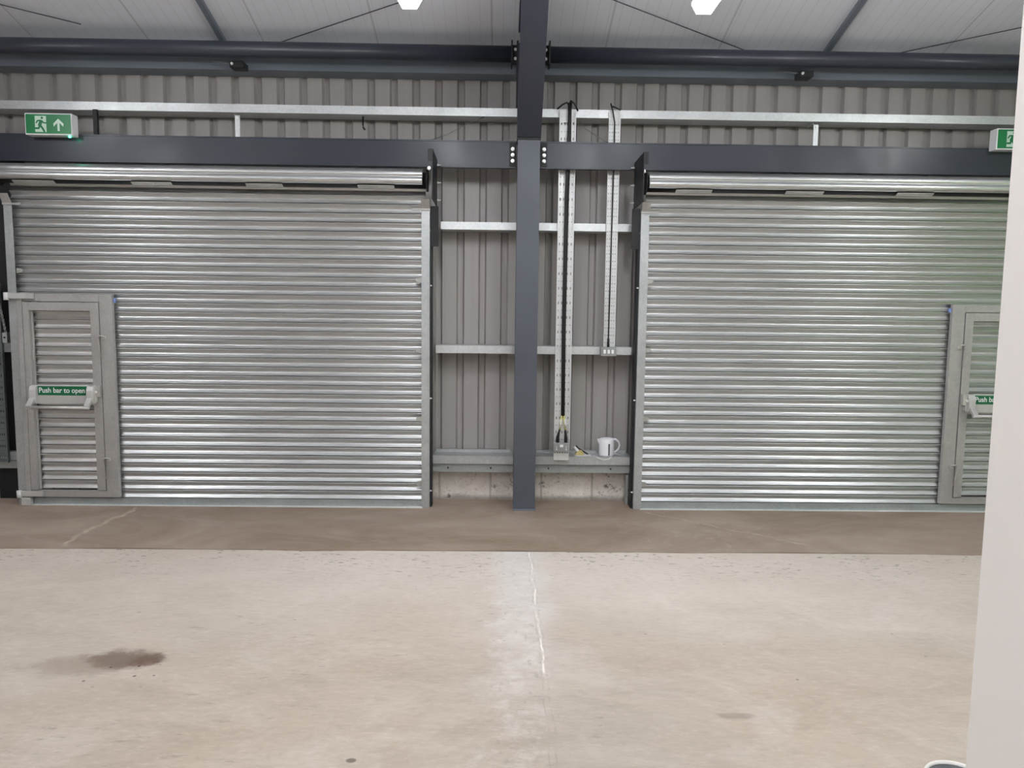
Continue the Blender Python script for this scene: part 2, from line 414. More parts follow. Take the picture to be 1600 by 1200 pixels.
mb.box(x0, x1, -.105, -.09, 3.052, 3.78); mb.box(x0, x1, .085, .098, 3.052, 3.76); mb.box(.2095, .2205, -.09, .085, 3.052, 3.76)
build(mb, 'upper_post', 'steel_paint', raf)
mb = MB()
def sl(y, d): return roof(y) - d
mb.prism([(-.98, sl(-.98, .26)), (-6.9, sl(-6.9, .26)), (-6.9, sl(-6.9, .245)), (-.98, sl(-.98, .245))], 'X', x0, x1)
mb.prism([(-.1, sl(-.1, .028)), (-6.9, sl(-6.9, .028)), (-6.9, sl(-6.9, .012)), (-.1, sl(-.1, .012))], 'X', x0, x1)
mb.prism([(-.98, sl(-.98, .245)), (-6.9, sl(-6.9, .245)), (-6.9, sl(-6.9, .028)), (-.98, sl(-.98, .028))], 'X', .21, .22)
build(mb, 'rafter_section', 'steel_paint', raf)
build(MB().box(.108, .124, -.10, -.02, 3.30, 3.80), 'stiffener', 'black_steel', raf)

def lintel(x0, x1, xe, sgn, label):
    """xe = end beside the column, sgn = direction away from it"""
    b = thing('lintel_beam', ((x0 + x1) / 2, .03, 2.83), label, 'beam', 'lintel beams over the shutters')
    mb = MB(); mb.box(x0, x1, 0., .012, 2.838, 3.038); mb.box(x0, x1, -.004, .04, 3.034, 3.046); mb.box(x0, x1, -.006, .04, 2.828, 2.840)
    mb.box(x0, x1, .030, .04, 2.84, 3.034)
    build(mb, 'beam_section', 'steel_paint', b, .0012)
    a, c = sorted((xe, xe + sgn * .052))
    build(MB().box(a, c, -.009, -.0005, 2.846, 3.03), 'end_plate', 'black_steel', b)
    for z in (2.886, 2.933, 2.980):
        mb = MB(); hexbolt(mb, (xe + sgn * .027, -.009, z), (0, -1, 0), .0125, .016)
        build(mb, 'bolt', 'bolt_zinc', b, label='bright zinc bolt head')
lintel(-7.5, .118, .114, -1, 'dark grey steel beam over the shutter under the complete exit sign')
lintel(.312, 7.5, .316, 1, 'dark grey steel beam crossing in front of the two cable trays')

def eaves_tube(x0, x1, xe, sgn, label):
    b = thing('eaves_tube', ((x0 + x1) / 2, -.08, 3.64), label, 'tube', 'round eaves tubes')
    mb = MB(); mb.tube([(x0, -.08, 3.70), (x1, -.08, 3.70)], .0625, 32)
    build(mb, 'pipe', 'steel_paint', b)
    a, c = sorted((xe, xe + sgn * .012))
    build(MB().box(a, c, -.155, -.01, 3.605, 3.785), 'end_plate', 'black_steel', b, .001)
    a, c = sorted((xe - sgn * .012, xe)); c2 = .125 if sgn < 0 else .305
    a2, c3 = sorted((xe, c2)); build(MB().box(a2, c3, -.085, -.075, 3.62, 3.77), 'fin_plate', 'black_steel', b)
    for z in (3.665, 3.735):
        mb = MB(); hexbolt(mb, (xe - sgn * .022, -.086, z), (0, -1, 0), .010, .014)
        build(mb, 'bolt', 'bolt_zinc', b)
eaves_tube(-7.5, .064, .076, -1, 'dark grey round eaves tube over the beam with the complete exit sign')
eaves_tube(.372, 7.5, .362, 1, 'dark grey round eaves tube on the cable tray side of the column')
mb = MB(); mb.prism([(.11, 3.60), (.30, 3.60), (.30, 3.612), (.122, 3.612), (.122, 3.735), (.2, 3.735), (.2, 3.747), (.11, 3.747)], 'X', -8, 8)
mb.box(-8, 8, .104, .11, 3.60, 3.606)
build(mb, 'eaves_channel', 'eaves_paint', bevel=.001, label='blue-grey steel eaves channel running behind the round tubes', cat='channel', kind='thing')

# galvanised side rails (C section, open to the wall)
def rail(name, x0, x1, z0, z1, label, y=.10, back=.297, mat='zinc', lip=True):
    mb = MB(); mb.box(x0, x1, y, y + .004, z0, z1); mb.box(x0, x1, y + .004, back, z1 - .004, z1); mb.box(x0, x1, y + .004, back, z0, z0 + .004)
    return build(mb, name, mat, label=label, cat='rail', kind='thing', group='galvanised wall rails')
rail('wall_rail', -8, 8, 3.262, 3.328, 'long galvanised rail running above both dark beams', mat='zinc_bright')
rail('wall_rail', -.505, 1.10, 2.341, 2.404, 'galvanised rail between the shutters, nearest below the dark beam', mat='zinc_bright')
rail('wall_rail', -.545, 1.12, 1.307, 1.373, 'galvanised rail behind the small switch box at mid height', mat='zinc_bright')
def base_rail(x0, x1, label, holes):
    b = thing('base_rail', ((x0 + x1) / 2, .2, .27), label, 'rail', 'galvanised base rails above the block plinth')
    bk = .297 if x0 > -5 else .165
    mb = MB(); mb.box(x0, x1, .10, .104, .352, .424); mb.box(x0, x1, .104, bk, .420, .424); mb.box(x0, x1, .104, .112, .352, .356)
    if x0 > -5: mb.box(x0 + .02, x1 - .02, .27, .297, .424, .448)
    build(mb, 'upper_channel', 'zinc' if x0 > -5 else 'flash_zinc', b)
    mb = MB(); mb.box(x0, x1, .128, .132, .276, .343); mb.box(x0, x1, .129, .25 if x0 > -5 else .165, .276, .280)
    build(mb, 'lower_angle', 'flash_zinc', b)
    for hx in holes:
        mb = MB(); mb.tube([(hx, .1285, .312), (hx, .125, .312)], .008, 12); build(mb, 'fixing', 'black_steel', b)
base_rail(-.57, .122, 'empty galvanised base rail on the near side of the column from the complete exit sign', (-.44, -.07))
base_rail(.308, 1.14, 'galvanised base rail carrying the white kettle', (.43, .97))
base_rail(-6.0, -4.04, 'galvanised base rail beyond the hinge side of the first wicket door', (-4.3,))
rail('wall_rail', -6.0, -4.045, 1.275, 1.350, 'short galvanised rail end beside the hanging chain', mat='flash_zinc', back=.150)
for x, y0, lab in ((-2.165, .085, 'narrow galvanised strap hanging from the top rail over the first shutter'), (2.595, .085, 'narrow galvanised strap hanging from the top rail over the second shutter')):
    s = thing('rail_strap', (x, y0, 3.04), lab, 'strap', 'straps hanging from the top rail')
    build(MB().box(x - .020, x + .020, .078, .082, 3.03, 3.232), 'flat_bar', 'zinc_bright', s)
    mb = MB(); mb.prism([(.078, 3.23), (.20, 3.23), (.20, 3.262), (.14, 3.262), (.078, 3.24)], 'X', x - .026, x - .022)
    build(mb, 'cleat', 'zinc', s)
    mb = MB(); hexbolt(mb, (x, .078, 3.215), (0, -1, 0), .008, .012); build(mb, 'bolt', 'bolt_zinc', s)
for x, lab in ((-2.13, 'small black bracket below the tube over the first shutter'), (2.46, 'small black bracket below the tube over the second shutter')):
    s = thing('tube_bracket', (x, -.03, 3.58), lab, 'bracket', 'black brackets below the eaves tube')
    build(MB().box(x - .055, x + .055, -.02, .103, 3.585, 3.632), 'bracket_plate', 'black_steel', s, .002)
    mb = MB(); hexbolt(mb, (x - .035, -.02, 3.61), (0, -1, 0), .009, .014); build(mb, 'bolt', 'bolt_zinc', s)
    mb = MB(); mb.tube([(x - .06, .0, 3.615), (x - .16, .02, 3.634), (x - .24, .05, 3.638)], .004, 6); build(mb, 'wire_tail', 'chain_steel', s)
build(MB().box(-3.332, -3.300, .07, .099, 3.05, 3.262), 'steel_stub', 'black_steel', label='short black steel stub between top rail and beam beside the complete exit sign', cat='bracket', kind='thing')
# roof bars and bracing rods just under the lining
def on_roof(x, y, d): return (x, y, roof(y) - d)
for x, lab in ((-2.267, 'dark grey roof bar running up the lining over the first shutter'), (2.653, 'dark grey roof bar running up the lining over the second shutter')):
    mb = MB(); d = .035
    mb.prism([(.1, roof(.1) - d), (-6.8, roof(-6.8) - d), (-6.8, roof(-6.8) - .001), (.1, roof(.1) - .001)], 'X', x - .021, x + .021)
    build(mb, 'roof_bar', 'eaves_paint', label=lab, cat='bar', group='dark bars under the roof lining', kind='thing')
def rod(a, b, label):
    mb = MB(); mb.tube([on_roof(*a, .03), on_roof(*b, .03)], .004, 8)
    build(mb, 'bracing_rod', 'steel_paint', label=label, cat='rod', group='thin bracing rods under the roof lining', kind='thing')
rod((-1.82, .08), (.10, -.85), 'thin bracing rod passing behind the lamp over the first shutter')
rod((2.03, .098), (.33, -.73), 'thin bracing rod between the column and the lamp over the second shutter')
rod((-3.30, -.11), (-5.2, -.95), 'thin bracing rod in the roof corner above the complete exit sign')
rod((3.247, .072), (5.2, -.80), 'thin bracing rod in the roof corner above the cut-off exit sign')

# ------------------------------------------------------------------ roller shutters
PITCH = .0746
def lath_faces(mb, x0, x1, zb, flip=1., top=None):
    """one concave lath: groove, arc, rolled bead (front of the sheet towards -Y)"""
    h = PITCH; yf = -.012; n = 18; z0, z1 = zb + .0052, zb + h - .0105
    mb.strip([(yf + .034, zb - .0025), (yf + .034, zb + .0046), (yf + .002, zb + .0046), (yf, z0)], x0, x1, False)
    mb.strip([(yf + .0215 * (1 - (math.sqrt((2 * i / n - 1) ** 2 + .06) - .245) / .785), z0 + (z1 - z0) * i / n) for i in range(n + 1)], x0, x1)
    cz, r = zb + h - .0068, .0037
    mb.strip([(yf, z1)] + [(yf - .001 - r * 1.1 * math.cos(a), cz + r * math.sin(a)) for a in [(-1.4 + 2.9 * i / 7) for i in range(8)]], x0, x1)
    mb.strip([(yf - .001, cz + r), (yf + .034, zb + h - .0025)], x0, x1, False)
def curtain(rects):
    mb = MB()
    for x0, x1, z0, z1 in rects:
        k = 0
        while True:
            zb = .062 + k * PITCH
            if zb + PITCH > z1 + .02: break
            if zb >= z0 - .01: lath_faces(mb, x0, x1, zb)
            k += 1
    return mb

def shutter(xa, xb, wick, locks, straps, label, hinge_left):
    """xa, xb: guide inner edges; wick: (x0, x1) taken by the wicket door"""
    s = thing('roller_shutter', ((xa + xb) / 2, 0, 0), label, 'roller shutter', 'galvanised roller shutters')
    ca, cb = xa - .03, xb + .03
    w0, w1 = wick
    low = (w1 - .04, cb) if hinge_left else (ca, w0 + .04)
    cur = build(curtain([(ca, cb, 1.70, 2.70), (low[0], low[1], 0, 1.70)]), 'curtain', 'lath_zinc', s)
    # bottom rail
    mb = MB(); mb.box(xa - .01, xb + .01, -.022, -.016, .004, .060); mb.box(xa - .01, xb + .01, -.016, .01, .054, .060); 
    br_ = build(mb, 'bottom_rail', 'flash_zinc', s, .001)
    build(MB().box(xa - .01, xb + .01, -.052, .01, 0., .006), 'rail_lip', 'tray_zinc', br_, label='bright bottom lip')
    # guides: C channels with a flared mouth on top
    for x, sg in ((xa, -1), (xb, 1)):
        a, c = sorted((x, x + sg * .068)); xo = x + sg * .068
        mb = MB(); mb.box(a, c, -.040, -.036, 0, 2.475); b0, b1 = sorted((xo, xo - sg * .004)); mb.box(b0, b1, -.036, .03, 0, 2.475)
        mb.box(a, c, .028, .032, 0, 2.475)
        g = build(mb, 'guide', 'zinc', s, .001)
        a2, c2 = sorted((x - sg * .075, xo + sg * .004))
        mb = MB(); mb.box(a2, c2, -.05, -.036, 2.475, 2.492)
        mb.prism([(-.05, 2.49), (-.036, 2.49), (-.085, 2.56), (-.095, 2.56)], 'X', a, c)
        build(mb, 'guide_mouth', 'door_zinc', g, .001)
        for z in (2.32, 1.87, .93, .14):
            mb = MB(); hexbolt(mb, (xo, -.005, z), (sg, 0, 0), .006, .016); build(mb, 'guide_bolt', 'bolt_zinc', g)
    for x, z, d in locks:
        mb = MB(); mb.prism([(x, z - .022), (x + d * .04, z - .012), (x + d * .05, z + .006), (x + d * .035, z + .018), (x, z + .022)], 'Y', -.026, -.014)
        mb.tube([(x + d * .018, -.026, z), (x + d * .018, -.031, z)], .005, 8)
        build(mb, 'end_lock', 'strap_grey', s)
    # rolled laths over the barrel
    cy, cz, R = -.105, 2.702, .083
    mb = MB(); path = []; a0 = math.radians(-35)
    n = 0; da = PITCH / R
    for q in range(3):
        st = a0 + q * da
        for i in range(11):
            u = i / 10; rr = R + .015 * (1 - (2 * u - 1) ** 2) - .005
            a = st + da * (.05 + .9 * u); path.append((cy - rr * math.cos(a), cz + rr * math.sin(a)))
        a = st + da; path.append((cy - (R - .008) * math.cos(a), cz + (R - .008) * math.sin(a)))
    inner = [(cy - (R - .016) * math.cos(a0 + 3 * da * (1 - i / 16)), cz + (R - .016) * math.sin(a0 + 3 * da * (1 - i / 16))) for i in range(17)]
    mb.strip(path, xa - .035, xb + .02); mb.strip(inner, xa - .035, xb + .02); mb.strip([path[-1], inner[0]], xa - .035, xb + .02); mb.strip([inner[-1], path[0]], xa - .035, xb + .02)
    for xe in (xa - .035, xb + .02):
        oo = path; k = len(oo)
        for i in range(16):
            p = oo[int(i * (k - 1) / 16)]; q = oo[int((i + 1) * (k - 1) / 16)]; r_ = inner[16 - i]; t_ = inner[15 - i]
            mb.quad((xe, *p), (xe, *q), (xe, *t_), (xe, *r_))
    rl = build(mb, 'rolled_laths', 'lath_zinc', s)
    mb = MB(); mb.tube([(xa - .06, cy, cz), (xb + .06, cy, cz)], .064, 24)
    build(mb, 'barrel', 'black_steel', s)  # shade under the barrel put into its black colour
    for x in (xa - .055, xb + .055):
        mb = MB(); mb.tube([(x - .006, cy, cz), (x + .006, cy, cz)], .086, 28); build(mb, 'barrel_disc', 'black_steel', s)
    for x0, x1 in straps:
        mb = MB(); mb.prism([(cy - .070, cz - .050), (cy - .068, cz - .055), (cy - .035, cz - .072), (cy - .005, cz - .0725), (cy - .005, cz - .0675), (cy - .033, cz - .067)], 'X', x0, x1)
        mb.tube([((x0 + x1) / 2 + .03, cy - .05, cz - .062), ((x0 + x1) / 2 + .03, cy - .054, cz - .070)], .007, 8)
        build(mb, 'strap', 'strap_grey', s)
    # end plates carrying the barrel
    for x, sg in ((xa - .122, -1), (xb + .118, 1)):
        a, c = sorted((x, x + sg * .008))
        mb = MB(); mb.prism([(-.42, 2.515), (-.01, 2.515), (-.01, 2.885), (-.42, 2.892)], 'X', a, c)
        a2, c2 = sorted((x, x - sg * .03)); mb.box(a2, c2, -.42, -.414, 2.80, 2.892)
        b = build(mb, 'end_bracket', 'black_steel', s, .001)
        mb = MB(); mb.tube([(x - sg * .001, cy - .02, cz + .01), (x - sg * .022, cy - .02, cz + .01)], .075, 24); build(mb, 'bearing', 'white_plastic', b, label='white bearing disc')
        for z in (2.56, 2.70, 2.84):
            mb = MB(); mb.tube([(x + sg * .008, -.035, z), (x + sg * .040, -.035, z)], .004, 8); mb.tube([(x + sg * .012, -.035, z), (x + sg * .020, -.035, z)], .009, 6, False)
            build(mb, 'bracket_bolt', 'bolt_zinc', b)
        mb = MB(); mb.tube([(x - sg * .045, cy - .03, 2.795), (x - sg * .045, cy - .05, 2.795)], .014, 12); build(mb, 'set_screw', 'bolt_zinc', b)
    # dark angle behind each guide
    for x, sg in ((xa - .070, -1), (xb + .070, 1)):
        a, c = sorted((x, x + sg * .014))
        mb = MB(); mb.box(a, c, .0, .09, 0, 2.515); a, c = sorted((x, x + sg * .068)); mb.box(a, c, -.012, -.004, 2.19, 2.515)
        build(mb, 'post_angle', 'black_steel', s)
    return s
XA, XB = -3.955, -.652
shutter(XA, XB, (-3.95, -3.178), [(-.652, 1.911, -1), (-.652, 1.331, -1), (-.652, .757, -1), (-.652, .205, -1), (-3.952, 1.949, 1)],
        [(-3.86, -3.535), (-2.93, -2.615), (-2.03, -1.74), (-1.145, -.855)],
        'wide galvanised roller shutter beneath the complete running-man exit sign', True)
XC, XD = 1.213, 4.54
shutter(XC, XD, (3.763, 4.53), [(1.213, 1.924, 1), (1.213, 1.352, 1), (1.213, .775, 1), (1.213, .215, 1)],
        [(1.395, 1.685), (2.28, 2.585), (3.18, 3.475)],
        'galvanised roller shutter running behind the white partition wall', False)

# ------------------------------------------------------------------ wicket doors
CM = .588                                                # mirror line of the pair: x' = CM - x
def wicket(mir, label):
    X = (lambda x: CM - x) if mir else (lambda x: x)
    def bx(mb, x0, x1, *r):
        a, c = sorted((X(x0), X(x1))); mb.box(a, c, *r)
    w = thing('wicket_door', (X(-3.56), -.04, .07), label, 'door', 'slatted wicket doors set into the shutters')
    fr = MB()
    bx(fr, -3.945, -3.905, -.060, -.014, .075, 1.765)
    bx(fr, -3.283, -3.178, -.052, -.014, .072, 1.765)
    bx(fr, -3.905, -3.283, -.052, -.014, 1.702, 1.765)
    bx(fr, -3.905, -3.283, -.052, -.014, .072, .128)
    f = build(fr, 'frame', 'door_zinc', w, .002)
    lf = MB()
    bx(lf, -3.901, -3.852, -.062, -.02, .133, 1.697); bx(lf, -3.355, -3.287, -.060, -.02, .133, 1.697)
    bx(lf, -3.852, -3.355, -.060, -.02, 1.628, 1.697)
    bx(lf, -3.852, -3.842, -.035, -.012, .133, 1.628); bx(lf, -3.365, -3.355, -.035, -.012, .133, 1.628)
    l = build(lf, 'leaf', 'door_zinc', w, .0015)
    mb = MB(); k = 0; a, c = sorted((X(-3.848), X(-3.36)))
    while .062 + (k + 1) * PITCH < 1.66:
        zb = .062 + k * PITCH
        if zb > .1: lath_faces(mb, a, c, zb)
        k += 1
    build(mb, 'slats', 'lath_zinc' if mir else 'slat_zinc', l)
    # hinge arms
    for z0, z1, xo in ((1.722, 1.768, -4.005), (.083, .125, -3.985)):
        mb = MB(); bx(mb, xo, -3.80, -.082, -.061, z0, z1); h = build(mb, 'hinge_arm', 'bar_silver', w, .002)
        mb = MB(); mb.tube([(X(xo - .012), -.075, z0 - .012), (X(xo - .012), -.075, z1 + .004)], .019, 14); build(mb, 'hinge_pin', 'off_white_plastic', h)
    mb = MB(); bx(mb, -3.985, -3.905, -.085, -.03, 0., .074); build(mb, 'floor_pivot', 'bar_silver', w, .012)
    # slide bolts
    for z, dz in ((1.42, -.17), (.405, -.17)):
        mb = MB(); pts = [(X(-3.247), -.060, z - .004), (X(-3.247), -.085, z + .006), (X(-3.262), -.092, z + .012), (X(-3.280), -.088, z), (X(-3.280), -.080, z + dz * .6), (X(-3.274), -.078, z + dz)]
        mb.tube(pts, .0065, 8); b = build(mb, 'slide_bolt', 'handle_silver', w)
        mb = MB(); bx(mb, -3.262, -3.236, -.070, -.052, z - .022, z + .004); build(mb, 'bolt_keeper', 'handle_silver', b, .002)
    mb = MB(); bx(mb, -3.2868, -3.2832, -.046, -.04, .14, 1.69); build(mb, 'closing_gap', 'black_steel', w)
    # panic bar
    y0 = -.062
    pb = MB(); bx(pb, -3.80, -3.38, -.085, y0, .862, 1.022)
    p = build(pb, 'push_bar', 'bar_silver', w, .004)
    for x0, x1 in ((-3.850, -3.795), (-3.385, -3.328)):
        mb = MB(); a, c = sorted((X(x0), X(x1)))
        mb.prism([(y0, .87), (y0 - .05, .862), (y0 - .062, .90), (y0 - .058, .98), (y0 - .045, 1.012), (y0, 1.022)], 'X', a, c)
        build(mb, 'bar_housing', 'bar_silver', p, .006)
        mb = MB(); m = (a + c) / 2
        mb.prism([(y0 - .045, .925), (y0 - .055, .925), (y0 - .118, .862), (y0 - .124, .832), (y0 - .104, .830), (y0 - .090, .858), (y0 - .045, .890)], 'X', m - .022, m + .022)
        build(mb, 'bar_arm', 'bar_silver', p, .003)
    mb = MB(); mb.tube([(X(-3.842), y0 - .112, .845), (X(-3.338), y0 - .112, .845)], .0135, 14); build(mb, 'bar_rod', 'bar_silver', p)
    mb = MB(); bx(mb, -3.328, -3.314, y0 - .03, y0, .88, 1.01); bx(mb, -3.312, -3.290, y0 - .035, y0 - .004, .925, 1.02); build(mb, 'latch_case', 'handle_silver', p, .002)
    mb = MB(); mb.tube([(X(-3.318), y0 - .05, .965), (X(-3.318), y0 - .02, .965)], .011, 12); build(mb, 'latch_bolt', 'bolt_zinc', p)
    nx0, nx1 = (-3.792, -3.388) if not mir else (X(-3.388), X(-3.792))
    n = build(MB().box(nx0, nx1, -.0875, -.0852, .936, 1.010), 'notice', 'notice_green', p, label='green notice reading Push bar to open')
    build(text_mesh('Push bar to open', .060, nx0 + .010, -.0888, .957, .372, .0007, .0006), 'lettering', 'white_plastic', p, label='white lettering Push bar to open')
    if True:
        mb = MB(); bx(mb, -3.177, -3.163, -.03, -.012, 1.70, 1.735); build(mb, 'film_scrap', 'blue_film', w, label='scrap of blue protective film')
    return w
wicket(False, 'grey slatted wicket door with the whole green Push bar to open notice')
wicket(True, 'grey slatted wicket door cut off by the white partition wall')

# ------------------------------------------------------------------ exit signs
def exit_sign(x0, label):
    W, H, z0 = .368, .168, 3.016
    s = thing('exit_sign', (x0 + W / 2, -.05, z0), label, 'exit sign', 'green running man exit signs')
    build(MB().box(x0, x0 + W, -.10, -.007, z0, z0 + H), 'housing', 'white_plastic', s, .004)
    pn = build(MB().box(x0 + .009, x0 + W - .006, -.1025, -.0985, z0 + .010, z0 + H - .009), 'panel', 'sign_green', s)
    u = .1/30; y = -.1035
    def P(a, b): return (x0 + .009 + a * .353, z0 + .010 + b * .149)
    mb = MB(); q = lambda pts, yy=-.1035: mb.prism([P(*p) for p in pts], 'Y', yy, -.1015)
    q([(.205, .08), (.455, .08), (.455, .91), (.205, .91)])
    build(mb, 'doorway_symbol', 'sign_pale', pn)
    mb = MB()
    def limb(*pts, w=.034):
        for (a, b), (c, d) in zip(pts, pts[1:]):
            p0 = Vector(P(a, b)); p1 = Vector(P(c, d)); dd = (p1 - p0).normalized(); nn = Vector((-dd.y, dd.x)) * w * .17
            e = dd * .003
            mb.prism([tuple(p0 + nn - e), tuple(p0 - nn - e), tuple(p1 - nn + e), tuple(p1 + nn + e)], 'Y', -.1048, -.1032)
    cx, cz = P(.365, .81); mb.prism([(cx + .0095 * math.cos(k * .5236), cz + .0095 * math.sin(k * .5236)) for k in range(12)], 'Y', -.1048, -.1032)
    limb((.345, .66), (.305, .40), w=.075); limb((.36, .665), (.395, .56), (.455, .545), w=.03); limb((.335, .675), (.265, .66), (.235, .55), w=.032)
    limb((.315, .42), (.285, .27), (.215, .27), w=.042); limb((.325, .42), (.375, .25), (.41, .10), w=.046)
    q([(.19, .05), (.215, .05), (.215, .25), (.19, .25)], -.1030)
    build(mb, 'running_figure', 'sign_green', pn)
    mb = MB()
    mb.prism([P(.70, .14), P(.75, .14), P(.75, .56), P(.83, .37), P(.84, .52), P(.725, .78), P(.61, .52), P(.62, .37), P(.70, .56)], 'Y', -.1035, -.1015)
    build(mb, 'arrow', 'sign_pale', pn)
    mb = MB(); mb.tube([(x0 + W - .036, -.07, z0), (x0 + W - .036, -.07, z0 - .012)], .008, 12); build(mb, 'indicator_lamp', 'green_led', s, label='small green lit indicator lamp')
    return s
sg = exit_sign(-3.780, 'complete green running-man exit sign with an up arrow')
s2 = copy_tree(sg); s2.location.x += 7.776
s2['label'] = 'green exit sign cut off by the white partition wall'

# ------------------------------------------------------------------ hanging LED battens
def batten():
    b = thing('batten_light', (0, 0, 0), '', 'light', 'hanging LED batten lights')
    L = 1.25
    prof = [(-.069, .034), (-.069, .014), (-.041, -.033), (.041, -.033), (.069, .014), (.069, .034)]
    n = 14; mb = MB(); rings = []
    for yy, sc in ((-.0, .72), (-.022, 1.), (-L + .022, 1.), (-L, .72)):
        rings.append([mb.bm.verts.new((x * sc, yy, z if z > .03 else z * sc)) for x, z in prof])
    for A, B in zip(rings, rings[1:]):
        for k in range(6): mb.bm.faces.new((A[k], A[(k + 1) % 6], B[(k + 1) % 6], B[k]))
    mb.bm.faces.new(rings[0]); mb.bm.faces.new(rings[-1])
    build(mb, 'diffuser', 'lamp_diffuser', b)
    build(MB().box(-.045, .045, -L + .03, -.03, .0345, .062), 'gear_tray', 'white_plastic', b, .003)
    for yy in (-.3, -.95):
        mb = MB(); mb.tube([(0, yy, .062), (0, yy, .50)], .002, 6); build(mb, 'suspension_wire', 'chain_steel', b)
    return b
LZ = 3.455
proto = batten()
spots = []
for yy in (-1.70, -5.0, -9.4):
    for xx in ((-.546, 1.172, -4.15, 4.2) if yy > -2 else (-4.15, -.5, 1.25, 4.2)): spots.append((xx, yy))
names = {0: 'lit white LED batten hanging beside the column over the first shutter', 1: 'lit white LED batten hanging over the second shutter near the cable trays',
         2: 'white LED batten hanging outside the picture above the first wicket door', 3: 'white LED batten hanging outside the picture above the second wicket door'}
for i, (xx, yy) in enumerate(spots):
    o = proto if i == 0 else copy_tree(proto)
    o.location = (xx, yy, LZ if yy > -2 else 4.0)
    o['label'] = names.get(i, 'white LED batten hanging in the hall behind the camera')
    for ch in o.children:
        if ch.name.startswith('suspension_wire'):
            top = roof(max(yy - .6, -14 - (yy - .6))) if yy > -7 else roof(-7) - RS * (-7 - (yy - .6))
            ch.scale = (1, 1, max(.2, (top - o.location.z - .062) / .438)); ch.location.z = .062 - .062 * ch.scale[2]

# ------------------------------------------------------------------ cable trays
def cable_tray(x0, x1, z0, z1, pitch, label, yb=.094, lip=.026, mat='tray_zinc'):
    W = x1 - x0
    cols = [.10, .175, .30, .375, .455, .545, .625, .70, .825, .90]
    xs = [x0] + [x0 + W * c for c in cols] + [x1]
    rows = []; z = z0 + .03
    while z < z1 - .04:
        rows.append((z, z + pitch * .18, 'v')); rows.append((z + pitch * .55, z + pitch * .60, 'h')); z += pitch
    mb = MB(); zs = [z0]
    for a, b, k in rows: zs += [a, b]
    zs.append(z1)
    V = [[mb.bm.verts.new((x, yb, zz)) for x in xs] for zz in zs]
    for j in range(len(zs) - 1):
        kind = rows[(j - 1) // 2][2] if j % 2 == 1 else None
        for i in range(len(xs) - 1):
            if kind and i % 2 == 1: continue
            mb.bm.faces.new((V[j][i], V[j][i + 1], V[j + 1][i + 1], V[j + 1][i]))
    mb.box(x0, x0 + .0015, yb - lip, yb, z0, z1); mb.box(x1 - .0015, x1, yb - lip, yb, z0, z1)
    mb.box(x0, x0 + .006, yb - lip - .0015, yb - lip, z0, z1); mb.box(x1 - .006, x1, yb - lip - .0015, yb - lip, z0, z1)
    return build(mb, 'cable_tray', mat, label=label, cat='cable tray', group='upright perforated cable trays', kind='thing')
cable_tray(.470, .606, .475, 3.312, .1225, 'tall perforated cable tray reaching down to the base rail')
cable_tray(.876, .972, 1.375, 3.308, .062, 'shorter narrow perforated cable tray ending at the switch box')
cable_tray(-4.275, -4.165, .335, 1.85, .10, 'grey perforated cable tray beyond the hanging chain', yb=.095, mat='dark_zinc')

cb = thing('power_cable', (.535, .06, .56), 'thick black cable running down the tall cable tray', 'cable')
mb = MB(); mb.tube([(.545, .075, 3.37), (.552, .06, 3.30), (.545, .058, 3.05), (.535, .055, 2.6), (.530, .055, 1.5), (.538, .055, .77)], .0125, 10)
mb.tube([(.562, .075, 3.39), (.556, .07, 3.30), (.557, .066, 3.05), (.547, .063, 2.6), (.541, .063, 1.5), (.546, .063, .77)], .0115, 10)
build(mb, 'sheath', 'black_rubber', cb)
mb = MB(); mb.tube([(.552, .06, 3.34), (.525, .05, 3.37), (.49, .05, 3.352), (.447, .06, 3.318)], .007, 8); mb.tube([(.552, .06, 3.36), (.575, .055, 3.375), (.60, .06, 3.345), (.618, .06, 3.305)], .007, 8)
build(mb, 'cable_tie', 'black_rubber', cb)
for x0, x1, x2 in ((.533, .517, .500), (.548, .563, .569)):
    mb = MB(); mb.tube([(x0, .05, .785), ((x0 + x1) / 2, .046, .74), (x1, .045, .668)], .0085, 8); tl = build(mb, 'cable_tail', 'yellow_plastic', cb, label='yellow and white cable tail')
    mb = MB(); mb.tube([((x0 + x1) / 2 + .002, .0385, .755), (x1 + .001, .0370, .685)], .0062, 8); build(mb, 'white_core', 'white_plastic', tl)
    mb = MB(); mb.tube([(x1, .045, .672), ((x1 + x2) / 2, .045, .64), (x2, .045, .60), (x2, .045, .556)], [.008, .010, .0145, .0145], 10); build(mb, 'cable_gland', 'black_rubber', cb)
c2 = thing('switch_cable', (.92, .06, 1.39), 'thin black cable running down the narrow cable tray', 'cable')
mb = MB(); mb.tube([(.888, .07, 3.372), (.905, .06, 3.31), (.922, .058, 3.22), (.925, .062, 3.0), (.921, .062, 2.5), (.917, .062, 1.9), (.914, .062, 1.44)], .006, 8)
build(mb, 'sheath', 'black_rubber', c2)
mb = MB(); mb.tube([(.902, .06, 3.345), (.93, .055, 3.335), (.968, .06, 3.318)], .006, 8); build(mb, 'cable_tie', 'black_rubber', c2)
mb = MB(); mb.tube([(.914, .062, 1.445), (.914, .062, 1.374)], .0105, 10); build(mb, 'cable_gland', 'black_rubber', c2)

